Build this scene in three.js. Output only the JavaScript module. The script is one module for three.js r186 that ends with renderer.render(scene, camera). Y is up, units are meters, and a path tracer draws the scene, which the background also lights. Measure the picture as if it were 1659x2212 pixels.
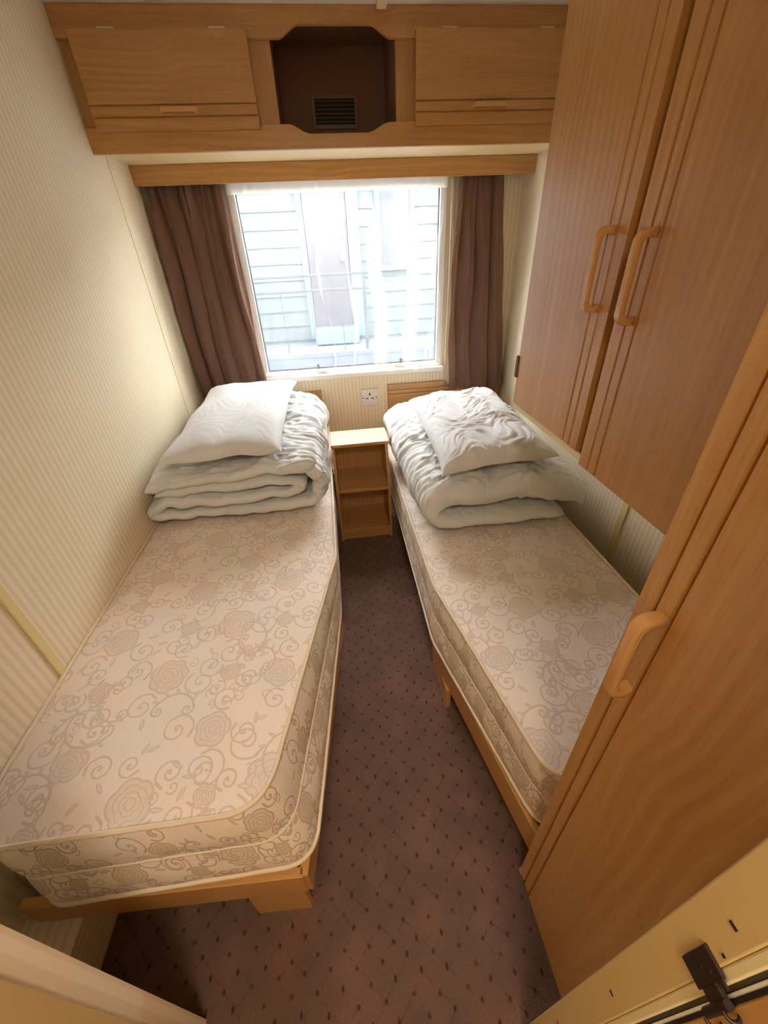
import * as THREE from 'three';
import { RoundedBoxGeometry } from 'three/addons/geometries/RoundedBoxGeometry.js';
import { mergeGeometries, toCreasedNormals } from 'three/addons/utils/BufferGeometryUtils.js';
import { RectAreaLightUniformsLib } from 'three/addons/lights/RectAreaLightUniformsLib.js';
import { createNoise2D, createNoise3D } from 'simplex-noise';

/* ------------------------------------------------ camera, sky, sun, exposure ------------------------------------------------ */
RectAreaLightUniformsLib.init();
const scene = new THREE.Scene();
const camera = new THREE.PerspectiveCamera(104.43, 1659 / 2212, 0.01, 200);
camera.position.set(0, 1.4, 0);
camera.quaternion.setFromRotationMatrix(new THREE.Matrix4().makeBasis(
  new THREE.Vector3(0.99111, -0.04034, 0.12675),
  new THREE.Vector3(0.10316, 0.83465, -0.54103),
  new THREE.Vector3(-0.08397, 0.54930, 0.83140)));
scene.background = new THREE.Color(0.93, 0.97, 1.0);
scene.backgroundIntensity = 15;
const sun = new THREE.DirectionalLight(new THREE.Color(1.0, 0.93, 0.82), 9);
sun.position.set(-3.2, 6.4, -3.2); sun.target.position.set(0.1, 1.0, -2.6);
sun.castShadow = true; sun.shadow.mapSize.set(2048, 2048);
Object.assign(sun.shadow.camera, { left: -4, right: 4, top: 4, bottom: -4, near: 0.5, far: 14 });
scene.add(sun, sun.target);
const renderer = new THREE.WebGLRenderer({ antialias: true });
renderer.toneMapping = THREE.LinearToneMapping;
renderer.toneMappingExposure = 1.7;
renderer.shadowMap.enabled = true;
renderer.shadowMap.type = THREE.PCFSoftShadowMap;
const UNSEEN_HALL_LAMP = 26;  // strength of the unseen passage lamp that lights the bedroom

/* ------------------------------------------------ helpers ------------------------------------------------ */
function rng(seed) { return () => { seed |= 0; seed = seed + 0x6D2B79F5 | 0; let t = Math.imul(seed ^ seed >>> 15, 1 | seed); t = t + Math.imul(t ^ t >>> 7, 61 | t) ^ t; return ((t ^ t >>> 14) >>> 0) / 4294967296; }; }
const n2 = createNoise2D(rng(7)), n3 = createNoise3D(rng(11));
const clamp = (x, a = 0, b = 1) => Math.min(b, Math.max(a, x));
const lerp = (a, b, t) => a + (b - a) * t;
const sstep = (a, b, x) => { const t = clamp((x - a) / (b - a)); return t * t * (3 - 2 * t); };
const V = (x, y, z) => new THREE.Vector3(x, y, z);
const lin = (hex) => new THREE.Color(hex);
const taken = {};
function numbered(name) { const n = taken[name] = (taken[name] ?? -1) + 1; return n ? `${name}_${String(n).padStart(3, '0')}` : name; }
function tag(o, label, category, group) { o.userData.label = label; o.userData.category = category; if (group) o.userData.group = group; return o; }
function thing(name, label, category, [x, y, z] = [0, 0, 0], group) {
  const g = new THREE.Group(); g.name = numbered(name); g.position.set(x, y, z); scene.add(g); return tag(g, label, category, group);
}
function mesh(name, geo, mat, parent) {
  const m = new THREE.Mesh(geo, mat); m.name = parent ? name : numbered(name); m.castShadow = m.receiveShadow = true; (parent ?? scene).add(m); return m;
}
function struct(name, geo, mat, label, category) {
  const m = mesh(name, geo, mat); m.userData.kind = 'structure'; m.userData.label = label; m.userData.category = category; return m;
}
/* uv in metres from position; v runs along the grain axis */
function uvm(geo, grain = 'y', off = [0, 0]) {
  const g = geo.index ? geo.toNonIndexed() : geo, p = g.attributes.position, ax = { x: 0, y: 1, z: 2 }[grain];
  if (!g.attributes.normal) g.computeVertexNormals();
  const uv = new Float32Array(p.count * 2), a = V(0, 0, 0), b = V(0, 0, 0), c = V(0, 0, 0), n = V(0, 0, 0);
  for (let i = 0; i < p.count; i += 3) {
    a.fromBufferAttribute(p, i); b.fromBufferAttribute(p, i + 1); c.fromBufferAttribute(p, i + 2);
    n.crossVectors(b.clone().sub(a), c.clone().sub(a));
    const k = [Math.abs(n.x), Math.abs(n.y), Math.abs(n.z)], d = k.indexOf(Math.max(...k));
    const rest = [0, 1, 2].filter((q) => q !== d), al = rest.includes(ax) ? ax : rest[1], ac = rest.find((q) => q !== al);
    for (let j = 0; j < 3; j++) { uv[(i + j) * 2] = p.getComponent(i + j, ac) + off[0]; uv[(i + j) * 2 + 1] = p.getComponent(i + j, al) + off[1]; }
  }
  g.setAttribute('uv', new THREE.BufferAttribute(uv, 2));
  return g;
}
let salt = 0;
/* box between two corners, bevelled, grain uv */
function bx(x0, x1, y0, y1, z0, z1, grain = 'y', r = 0.002) {
  const w = Math.abs(x1 - x0), h = Math.abs(y1 - y0), d = Math.abs(z1 - z0);
  const rr = Math.min(r, w * .45, h * .45, d * .45);
  const g = r > 0 ? new RoundedBoxGeometry(w, h, d, 2, rr) : new THREE.BoxGeometry(w, h, d);
  g.translate((x0 + x1) / 2, (y0 + y1) / 2, (z0 + z1) / 2); salt += 0.37;
  return uvm(g, grain, [salt % 1.7, (salt * 1.3) % 1.9]);
}
const merge = (list) => mergeGeometries(list.map((g) => { const q = g.index ? g.toNonIndexed() : g; for (const k of Object.keys(q.attributes)) if (!['position', 'normal', 'uv'].includes(k)) q.deleteAttribute(k); return q; }));
function grid(nu, nv, f) {            // open sheet; f(s,t) -> [x,y,z,u,v]
  const pos = [], uv = [], idx = [];
  for (let j = 0; j <= nv; j++) for (let i = 0; i <= nu; i++) { const r = f(i / nu, j / nv); pos.push(r[0], r[1], r[2]); uv.push(r[3], r[4]); }
  for (let j = 0; j < nv; j++) for (let i = 0; i < nu; i++) { const a = j * (nu + 1) + i, b = a + 1, c = a + nu + 1, d = c + 1; idx.push(a, b, d, a, d, c); }
  const g = new THREE.BufferGeometry();
  g.setAttribute('position', new THREE.Float32BufferAttribute(pos, 3)); g.setAttribute('uv', new THREE.Float32BufferAttribute(uv, 2)); g.setIndex(idx); g.computeVertexNormals();
  return g;
}
/* soft stuffed sheet: a middle surface and a thickness on either side that closes at its edges */
function puff(nu, nv, mid, thick) {   // mid(s,t)->Vector3, thick(s,t)->[above, below]
  const e = 1e-3, P = [], N = [], pos = [], uv = [], idx = [];
  for (let j = 0; j <= nv; j++) for (let i = 0; i <= nu; i++) {
    const s = i / nu, t = j / nv, s0 = Math.max(0, s - e), s1 = Math.min(1, s + e), t0 = Math.max(0, t - e), t1 = Math.min(1, t + e);
    const ds = mid(s1, t).sub(mid(s0, t)), dt = mid(s, t1).sub(mid(s, t0));
    P.push(mid(s, t)); N.push(ds.cross(dt).normalize());
  }
  const W = nu + 1, top = [], bot = [];
  for (let j = 0; j <= nv; j++) for (let i = 0; i <= nu; i++) {
    const k = j * W + i, s = i / nu, t = j / nv, [a] = thick(s, t), q = P[k].clone().addScaledVector(N[k], a);
    top.push(pos.length / 3); pos.push(q.x, q.y, q.z); uv.push(s, t);
  }
  for (let j = 0; j <= nv; j++) for (let i = 0; i <= nu; i++) {
    const k = j * W + i, edge = i === 0 || j === 0 || i === nu || j === nv;
    if (edge) { bot.push(top[k]); continue; }
    const [, b] = thick(i / nu, j / nv), q = P[k].clone().addScaledVector(N[k], -b);
    bot.push(pos.length / 3); pos.push(q.x, q.y, q.z); uv.push(i / nu, j / nv);
  }
  for (let j = 0; j < nv; j++) for (let i = 0; i < nu; i++) {
    const a = j * W + i, b = a + 1, c = a + W, d = c + 1;
    idx.push(top[a], top[b], top[d], top[a], top[d], top[c]); idx.push(bot[a], bot[d], bot[b], bot[a], bot[c], bot[d]);
  }
  const g = new THREE.BufferGeometry();
  g.setAttribute('position', new THREE.Float32BufferAttribute(pos, 3)); g.setAttribute('uv', new THREE.Float32BufferAttribute(uv, 2)); g.setIndex(idx); g.computeVertexNormals();
  return g;
}
/* flat outline [x,y][] extruded along +z by depth */
function extrude(pts, depth, bevel = 0) {
  const s = new THREE.Shape(pts.map((p) => new THREE.Vector2(...p)));
  return new THREE.ExtrudeGeometry(s, { depth: depth - 2 * bevel, bevelEnabled: bevel > 0, bevelSize: bevel, bevelThickness: bevel, bevelOffset: -bevel, bevelSegments: 2, curveSegments: 10 }).translate(0, 0, bevel);
}
function tubeAlong(points, r, closed = false, seg = 8, n = points.length * 2) { return new THREE.TubeGeometry(new THREE.CatmullRomCurve3(points, closed, 'centripetal'), n, r, seg, closed); }

/* ------------------------------------------------ textures ------------------------------------------------ */
function dataTex(n, f, srgb = true) {
  const d = new Uint8Array(n * n * 4);
  for (let y = 0; y < n; y++) for (let x = 0; x < n; x++) { const c = f(x / n, y / n), k = (y * n + x) * 4; d[k] = c[0]; d[k + 1] = c[1]; d[k + 2] = c[2]; d[k + 3] = 255; }
  const t = new THREE.DataTexture(d, n, n); t.wrapS = t.wrapT = THREE.RepeatWrapping; t.magFilter = THREE.LinearFilter; t.minFilter = THREE.LinearMipmapLinearFilter; t.generateMipmaps = true;
  if (srgb) t.colorSpace = THREE.SRGBColorSpace; t.needsUpdate = true; return t;
}
/* noise on a torus, so that textures repeat without a seam */
const TAU = Math.PI * 2;
const n4a = createNoise3D(rng(23));
function tnoise(u, v, fu, fv, k = 0) { // periodic in u and v by blending
  const a = n4a(u * fu, v * fv, k), b = n4a((u - 1) * fu, v * fv, k), c = n4a(u * fu, (v - 1) * fv, k), d = n4a((u - 1) * fu, (v - 1) * fv, k);
  const wu = sstep(0.85, 1, u), wv = sstep(0.85, 1, v);
  return lerp(lerp(a, b, wu), lerp(c, d, wu), wv);
}
const mixc = (a, b, t) => [lerp(a[0], b[0], t), lerp(a[1], b[1], t), lerp(a[2], b[2], t)];
/* 1 m x 1 m of oak-effect foil: fine streaks along v, a few wavy cathedral figures */
const woodTex = dataTex(1024, (u, v) => {
  const warp = 0.035 * tnoise(u, v, 2.2, 0.6, 3) + 0.006 * tnoise(u, v, 6, 2.0, 5);
  const w = u + warp;
  const ring = 0.5 + 0.5 * Math.sin(w * TAU * 40 + 2.6 * tnoise(u, v, 3, 0.8, 8));
  const figure = sstep(0.25, 0.7, tnoise(u, v, 1.8, 0.7, 21));
  const fine = tnoise(w, v, 120, 3, 1) * 0.6 + tnoise(w, v, 300, 8, 2) * 0.45;
  const pores = Math.max(0, tnoise(u, v, 260, 14, 9) - 0.4);
  const broad = tnoise(w, v, 14, 0.6, 12) + 0.7 * tnoise(w, v, 40, 1.2, 13);
  const t = clamp(0.40 + 0.10 * broad + 0.17 * fine + (ring - 0.5) * (0.05 + 0.22 * figure) + 0.45 * pores);
  return mixc([208, 160, 97], [168, 115, 57], t).map(Math.round);
});
const wallTex = dataTex(512, (u, v) => {       // 0.23 m: ten printed stripes
  const s = 0.5 + 0.5 * Math.cos(u * TAU * 10), st = sstep(0.35, 0.75, s);
  const weave = 0.5 + 0.5 * Math.sin(v * TAU * 64 + Math.round(u * 20) * 2.1), nz = tnoise(u, v, 60, 60, 4);
  const c = mixc([240, 226, 198], [227, 209, 176], 0.85 * st + 0.09 * weave * (1 - st) + 0.06 * nz);
  return c.map((q) => clamp(Math.round(q), 0, 255));
});
const wallBump = dataTex(512, (u, v) => {
  const s = 0.5 + 0.5 * Math.cos(u * TAU * 10), h = 150 + 60 * sstep(0.35, 0.75, s) + 20 * tnoise(u, v, 90, 90, 4);
  return [h, h, h].map((q) => clamp(Math.round(q), 0, 255));
}, false);
const carpetTex = dataTex(1024, (u, v) => {     // 0.488 m: 8 x 8 cells of a dotted trellis
  const X = u * 8, Y = v * 8; let dot = 0, line = 0;
  for (const [ox, oy] of [[0, 0], [0.5, 0.5]]) {
    let dx = X - ox - Math.round(X - ox), dy = Y - oy - Math.round(Y - oy);
    const id = Math.sin((Math.round(X - ox) % 8) * 12.9 + (Math.round(Y - oy) % 8) * 78.2 + ox * 31) * 43758.5, h = id - Math.floor(id);
    dx += 0.16 * (h - .5); dy += 0.16 * (((h * 7.3) % 1) - .5); const rr = Math.hypot(dx * (1.1 + .5 * h), dy * (1.25 - .5 * h)); dot = Math.max(dot, sstep(0.115, 0.045, rr + 0.03 * tnoise(u, v, 120, 120, 6)) * (0.55 + 0.45 * h));
  }
  const a = Math.abs(((X + Y) % 1 + 1) % 1 - 0.0), la = Math.min(a, 1 - a), b = Math.abs(((X - Y) % 1 + 1) % 1), lb = Math.min(b, 1 - b);
  line = Math.max(sstep(0.06, 0.01, la + 0.03 * tnoise(u, v, 60, 60, 2)), sstep(0.06, 0.01, lb + 0.03 * tnoise(u, v, 60, 60, 3)));
  const pile = tnoise(u, v, 200, 200, 5) * 0.6 + tnoise(u, v, 380, 380, 15) * 0.5, blot = tnoise(u, v, 4, 4, 17);
  let c = mixc([128, 96, 80], [96, 68, 56], 0.5 + 0.5 * pile);
  c = c.map((q, i) => q * (1 + 0.07 * blot + (i === 0 ? 0.02 * blot : 0)));
  c = mixc(c, [72, 48, 37], 0.42 * line * sstep(0.0, 0.55, tnoise(u, v, 13, 13, 41))); c = mixc(c, [46, 28, 20], 0.85 * dot);
  return c.map((q) => clamp(Math.round(q), 0, 255));
});
const carpetBump = dataTex(512, (u, v) => { const h = 128 + 60 * tnoise(u, v, 130, 130, 5) + 50 * tnoise(u, v, 240, 240, 6); return [h, h, h].map((q) => clamp(Math.round(q), 0, 255)); }, false);
const clothTex = dataTex(512, (u, v) => {       // 0.25 m of slubby curtain weave
  const t = 0.5 + 0.22 * tnoise(u, v, 22, 150, 1) + 0.2 * tnoise(u, v, 160, 30, 2) + 0.1 * tnoise(u, v, 300, 300, 3);
  return mixc([158, 124, 104], [116, 84, 68], clamp(t)).map(Math.round);
});
/* damask: drawn scrolls, flowers and leaves, 0.62 m square */
function damask(ground, line, patch, seed, size = 1024) {
  const cv = document.createElement('canvas'); cv.width = cv.height = size; const c = cv.getContext('2d'), R = rng(seed);
  c.fillStyle = ground; c.fillRect(0, 0, size, size);
  const K = size / 1024;
  const all = (draw) => { for (const ox of [-size, 0, size]) for (const oy of [-size, 0, size]) { c.save(); c.translate(ox, oy); draw(); c.restore(); } };
  c.lineCap = c.lineJoin = 'round';
  function spiral(x, y, r, a0, dir, turns, w) {
    c.beginPath(); for (let i = 0; i <= 60; i++) { const t = i / 60, rad = r * (1 - 0.86 * t), a = a0 + dir * t * turns * TAU, px = x + rad * Math.cos(a), py = y + rad * Math.sin(a); i ? c.lineTo(px, py) : c.moveTo(px, py); }
    c.lineWidth = w; c.stroke();
  }
  function flower(x, y, r, n, rot) {
    for (const [q, m, fill] of [[1, n, 1], [0.72, n, 0], [0.46, n - 1, 1], [0.24, 5, 0]]) {
      c.beginPath(); for (let i = 0; i <= 120; i++) { const a = i / 120 * TAU, d = r * q * (0.80 + 0.20 * Math.sqrt(Math.abs(Math.sin(m * (a - rot * q) / 2)))); const px = x + d * Math.cos(a), py = y + d * Math.sin(a); i ? c.lineTo(px, py) : c.moveTo(px, py); } c.closePath();
      if (fill) { c.fillStyle = patch; c.fill(); } c.lineWidth = (q === 1 ? 7 : 4) * K; c.stroke();
    }
  }
  function leaf(x, y, l, a) { c.beginPath(); c.moveTo(x, y); c.quadraticCurveTo(x + l * Math.cos(a - .5) * .6, y + l * Math.sin(a - .5) * .6, x + l * Math.cos(a), y + l * Math.sin(a)); c.quadraticCurveTo(x + l * Math.cos(a + .5) * .6, y + l * Math.sin(a + .5) * .6, x, y); c.fillStyle = patch; c.fill(); c.lineWidth = 4 * K; c.stroke(); }
  c.strokeStyle = line;
  const spots = [[150, 170, 95], [640, 120, 80], [400, 430, 105], [880, 400, 90], [170, 700, 90], [640, 720, 100], [920, 860, 75], [400, 920, 80], [900, 130, 52], [420, 150, 48], [640, 420, 46], [170, 440, 50], [420, 690, 44], [880, 640, 48]];
  for (const [fx, fy, fr] of spots) {
    const rot = R() * 6, nn = 5 + Math.floor(R() * 3), arms = 4;
    const A = []; for (let k = 0; k < arms; k++) A.push([rot + k / arms * TAU + 0.4 * R(), 40 + 36 * R(), R() < .5 ? 1 : -1]);
    all(() => {
      const x = fx * K, y = fy * K, r = fr * K;
      for (const [a, sr, dir] of A) {
        const px = x + (r + sr * K * 0.95) * Math.cos(a), py = y + (r + sr * K * 0.95) * Math.sin(a);
        spiral(px, py, sr * K, a + Math.PI, dir, 1.35, 7 * K);
        leaf(px + sr * K * Math.cos(a + dir), py + sr * K * Math.sin(a + dir), 46 * K, a + dir * 0.6);
        c.beginPath(); c.arc(px, py, 6 * K, 0, TAU); c.fillStyle = line; c.fill();
        c.beginPath(); c.moveTo(x + r * Math.cos(a), y + r * Math.sin(a)); c.quadraticCurveTo(x + (r + 30 * K) * Math.cos(a + .5 * dir), y + (r + 30 * K) * Math.sin(a + .5 * dir), px + sr * K * Math.cos(a + Math.PI), py + sr * K * Math.sin(a + Math.PI)); c.lineWidth = 8 * K; c.stroke();
      }
      flower(x, y, r * 0.86, nn, rot);
    });
  }
  for (let k = 0; k < 9; k++) { const x = R() * size, y = R() * size, r = (70 + 50 * R()) * K, a = R() * 6, d = R() < .5 ? 1 : -1; all(() => { c.lineWidth = 9 * K; c.beginPath(); c.arc(x, y, r, a, a + 2.6); c.stroke(); spiral(x + r * 0.7 * Math.cos(a), y + r * 0.7 * Math.sin(a), r * .3, a, -1, 1.2, 8 * K); spiral(x + r * 0.72 * Math.cos(a + 2.6), y + r * .72 * Math.sin(a + 2.6), r * .28, a + 2.6, 1, 1.2, 8 * K); for (let m = 0; m < 5; m++) leaf(x + r * Math.cos(a + .4 + m * .45), y + r * Math.sin(a + .4 + m * .45), 30 * K, a + .4 + m * .45 + .5); }); }
  for (let k = 0; k < 26; k++) { const x = R() * size, y = R() * size, r = (16 + 16 * R()) * K, a = R() * 6, d = R() < .5 ? 1 : -1; all(() => spiral(x, y, r, a, d, 1.1, 5 * K)); }
  const im = c.getImageData(0, 0, size, size), Q = rng(seed + 1);
  for (let i = 0; i < im.data.length; i += 4) { const k = (Q() - .5) * 12, px = (i / 4) % size / size, py = Math.floor(i / 4 / size) / size, m = 4 * tnoise(px, py, 5, 5, 31); im.data[i] += k + m; im.data[i + 1] += k; im.data[i + 2] += k - m; }
  c.putImageData(im, 0, 0);
  const t = new THREE.CanvasTexture(cv); t.wrapS = t.wrapT = THREE.RepeatWrapping; t.colorSpace = THREE.SRGBColorSpace; return t;
}
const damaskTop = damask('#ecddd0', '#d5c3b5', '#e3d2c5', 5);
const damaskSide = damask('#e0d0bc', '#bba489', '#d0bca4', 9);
function scaled(t, sx, sy = sx, rot = 0) { const c = t.clone(); c.repeat.set(1 / sx, 1 / sy); c.rotation = rot; c.needsUpdate = true; return c; }

/* ------------------------------------------------ materials ------------------------------------------------ */
const std = (o) => new THREE.MeshStandardMaterial(o), phy = (o) => new THREE.MeshPhysicalMaterial(o);
const M = {
  wood: phy({ map: woodTex, roughness: 0.36, clearcoat: 0.25, clearcoatRoughness: 0.35, bumpMap: woodTex, bumpScale: -0.0002 }),
  woodFlat: phy({ color: lin('#ecd2a2'), roughness: 0.45 }),  // pale wood; light on the cupboard underside is put into this colour
  handle: phy({ color: lin('#cf9c5c'), roughness: 0.32, clearcoat: 0.3, clearcoatRoughness: 0.25 }),
  darkwood: std({ color: lin('#6b3c14'), roughness: 0.6 }),
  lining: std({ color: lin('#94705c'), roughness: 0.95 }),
  vent: std({ color: lin('#8a7462'), roughness: 0.5 }), black: std({ color: lin('#16120f'), roughness: 0.6 }),
  wall: std({ map: scaled(wallTex, 0.23), bumpMap: scaled(wallBump, 0.23), bumpScale: 0.0006, roughness: 0.8 }),
  ceiling: std({ color: lin('#e2dace'), roughness: 0.9 }),
  cream: std({ color: lin('#cfb27a'), roughness: 0.5 }), strip: std({ color: lin('#e2d294'), roughness: 0.45 }), pale: std({ color: lin('#e4d5a2'), roughness: 0.5 }),
  carpet: std({ map: scaled(carpetTex, 0.488), bumpMap: scaled(carpetBump, 0.25), bumpScale: 0.003, roughness: 1 }),
  curtain: phy({ map: scaled(clothTex, 0.25), color: lin('#f4ece6'), roughness: 0.95, transmission: 0.2, thickness: 0, side: THREE.DoubleSide, sheen: 0.4, sheenRoughness: 0.6, sheenColor: lin('#c9a58e') }),
  net: phy({ color: lin('#fbfbfb'), roughness: 0.22, transmission: 0.92, thickness: 0, side: THREE.DoubleSide, specularIntensity: 0.1 }),
  netTape: phy({ color: lin('#f6ecdc'), roughness: 1, transmission: 0.5, thickness: 0, side: THREE.DoubleSide }),
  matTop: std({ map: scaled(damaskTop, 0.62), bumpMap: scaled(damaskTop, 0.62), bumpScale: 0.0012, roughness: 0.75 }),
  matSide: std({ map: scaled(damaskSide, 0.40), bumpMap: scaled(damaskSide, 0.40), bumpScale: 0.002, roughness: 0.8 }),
  piping: std({ color: lin('#e6d2b6'), roughness: 0.7 }),
  cotton: phy({ color: lin('#d8d8d6'), roughness: 0.9, sheen: 0.3, sheenRoughness: 0.7, sheenColor: lin('#ffffff') }),
  pillow: phy({ color: lin('#dadada'), roughness: 0.85, sheen: 0.3, sheenRoughness: 0.6, sheenColor: lin('#ffffff') }),
  white: std({ color: lin('#f2efe8'), roughness: 0.4 }), plate: phy({ color: lin('#ece4e2'), roughness: 0.3 }),
  glass: phy({ color: lin('#ffffff'), roughness: 0.02, transmission: 1, thickness: 0, ior: 1.5 }),
  steel: std({ color: lin('#d8cdbb'), roughness: 0.35, metalness: 0.9 }), bronze: std({ color: lin('#3b2c26'), roughness: 0.45, metalness: 0.5 }),
  seal: std({ color: lin('#4a4436'), roughness: 0.7 }),
  siding: std({ color: lin('#2f393d'), roughness: 0.6 }), doorOut: std({ color: lin('#2a2831'), roughness: 0.5 }), trimOut: std({ color: lin('#3a4f64'), roughness: 0.5 }),
  rail: std({ color: lin('#222a2d'), roughness: 0.5 }), deck: std({ color: lin('#363f52'), roughness: 0.8 }), ground: std({ color: lin('#3c424a'), roughness: 0.95 }), paneOut: phy({ color: lin('#30343f'), roughness: 0.1 }),
  curtainOut: std({ color: lin('#cfcbd2'), roughness: 0.9 }),
};

/* ------------------------------------------------ the room ------------------------------------------------ */
const XL = -0.833, XR = 1.095, ZW = -2.60, CEIL = 2.13, ZC = -2.143, ZP = -2.48, HZ = 1.0;
struct('floor', bx(XL - .1, XR + .1, -0.05, 0, ZW - .08, HZ + .1, 'z', 0), M.carpet, 'brown carpet with a trellis of small dark dots', 'floor');
struct('ceiling', bx(XL - .1, XR + .1, CEIL, CEIL + 0.05, ZW - .08, HZ + .1, 'z', 0), M.ceiling, 'pale grey ceiling above the overhead cupboards', 'ceiling');
struct('wall_left', bx(XL - 0.06, XL, 0, CEIL, ZW, HZ, 'y', 0), M.wall, 'cream wall with narrow vertical stripes beside the left bed', 'wall');
struct('wall_right', bx(XR, XR + 0.06, 0, CEIL, ZW, HZ, 'y', 0), M.wall, 'cream striped wall beside the right bed', 'wall');
struct('wall_end', bx(XL, XR, 0, CEIL, HZ, HZ + .06, 'y', 0), M.wall, 'cream striped wall of the passage outside the bedroom', 'wall');
const WX0 = -0.445, WX1 = 0.675, WY0 = 0.765, WY1 = 1.735;
{
  const g = merge([bx(XL, WX0, 0, CEIL, ZW - .05, ZW, 'y', 0), bx(WX1, XR, 0, CEIL, ZW - .05, ZW, 'y', 0), bx(WX0, WX1, 0, WY0, ZW - .05, ZW, 'y', 0), bx(WX0, WX1, WY1, CEIL, ZW - .05, ZW, 'y', 0)]);
  struct('wall_window', g, M.wall, 'cream striped wall around the bedroom window', 'wall');
}
struct('trim_1', bx(XL, XL + 0.006, 0, CEIL, -0.795, -0.770, 'y', 0.003), M.strip, 'yellow cover strip on the left wall beside the mattress', 'trim');
struct('trim_2', bx(XL, XL + 0.0025, 0, CEIL, -2.262, -2.255, 'y', 0.001), M.strip, 'thin panel joint on the left wall near the curtain', 'trim');
struct('trim_3', bx(XR - 0.006, XR, 0, 1.5, -1.225, -1.190, 'y', 0.003), M.strip, 'yellow cover strip on the right wall under the hanging cupboard', 'trim');
struct('trim_4', bx(0.272, 0.308, CEIL - 0.02, CEIL, ZC + .02, -0.2, 'z', 0.003), M.woodFlat, 'wood coloured cover strip along the ceiling', 'trim');
/* doorway: the return on the left, the jamb on the right */
struct('wall_front', bx(XL, -0.43, 0, CEIL, -0.172, -0.137, 'y', 0), M.wall, 'striped partition beside the doorway at the foot of the left bed', 'wall');
struct('trim_5', bx(-0.47, -0.425, 0, CEIL, -0.137, -0.06, 'y', 0.003), M.cream, 'cream door lining on the left of the doorway', 'trim');
{
  const j = struct('trim_6', bx(0.25, 0.30, 0, CEIL, -0.070, -0.032, 'y', 0.002), M.cream, 'cream painted door jamb with old screw holes on the right of the doorway', 'trim');
  for (const [z, y, l] of [[-.0457, .972, .006], [-.036, .936, .0025], [-.0488, .649, .0055], [-.0514, .336, .005]]) mesh('screw_hole', bx(.2492, .2502, y - .0016, y + .0016, z - l / 2, z + l / 2, 'z', 0.0003), M.black, j);
}
struct('wall_partition', bx(0.30, XR, 0, CEIL, -0.072, -0.035, 'y', 0), M.wall, 'striped partition between wardrobe and passage', 'wall');
struct('wall_passage', bx(0.9, 0.94, 0, CEIL, -0.06, HZ, 'y', 0), M.wall, 'striped side wall of the passage', 'wall');

/* unseen lamp of the passage behind the camera, placed to light the bedroom */
{
  const t = thing('unseen_ceiling_light', 'unseen square ceiling light of the passage, placed to light the bedroom', 'lamp', [0.05, CEIL, 0.5]);
  mesh('base', bx(-0.19, 0.19, -0.03, 0, -0.19, 0.19, 'x', 0.006), M.white, t);
  mesh('diffuser', bx(-0.17, 0.17, -0.045, -0.03, -0.17, 0.17, 'x', 0.006), std({ color: 0xffffff, emissive: new THREE.Color(1, 0.85, 0.64), emissiveIntensity: 3, roughness: 0.5 }), t);
  const l = new THREE.RectAreaLight(new THREE.Color(1, 0.88, 0.70), UNSEEN_HALL_LAMP, 0.34, 0.34); l.position.set(0.05, CEIL - 0.05, 0.5); l.lookAt(0.05, 0, 0.5); scene.add(l);
}

/* ------------------------------------------------ window ------------------------------------------------ */
{
  const w = new THREE.Group(); w.name = 'window_1'; w.userData = { kind: 'structure', label: 'white framed window behind the net curtain', category: 'window' }; scene.add(w);
  const z0 = ZW - .045, z1 = ZW + 0.012, f = 0.035;
  mesh('frame', merge([bx(WX0, WX0 + f, WY0, WY1, z0, z1), bx(WX1 - f, WX1, WY0, WY1, z0, z1), bx(WX0 + f, WX1 - f, WY0, WY0 + f, z0, z1, 'x'), bx(WX0 + f, WX1 - f, WY1 - f, WY1, z0, z1, 'x')]), M.white, w);
  mesh('pane', bx(WX0 + f, WX1 - f, WY0 + f, WY1 - f, ZW - .024, ZW - .022, 'y', 0), M.glass, w);
  mesh('gasket', merge([bx(WX0 + f, WX1 - f, WY0 + f, WY0 + f + .008, ZW - .022, ZW - .010, 'x', 0.002), bx(WX0 + f, WX0 + f + .006, WY0 + f, WY1 - f, ZW - .022, ZW - .010, 'y', 0.002), bx(WX1 - f - .006, WX1 - f, WY0 + f, WY1 - f, ZW - .022, ZW - .010, 'y', 0.002)]), M.black, w);
  for (const [x, l] of [[-0.10, 0.36], [0.42, 0.40]]) {
    const s = mesh('window_stay', merge([bx(x - l / 2, x + l / 2, WY0 + f + .004, WY0 + f + .010, ZW - .006, ZW, 'x', 0.001)]), M.black, w);
    mesh('stay_catch', bx(x - .012, x + .004, WY0 + f + .0, WY0 + f + .03, ZW - .008, ZW + .006, 'y', 0.003), M.black, s);
  }
  mesh('sill', bx(WX0 - .01, WX1 + .01, WY0 - .022, WY0 + .006, ZW - .01, ZW + .045, 'x', 0.006), M.white, w);
}

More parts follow.
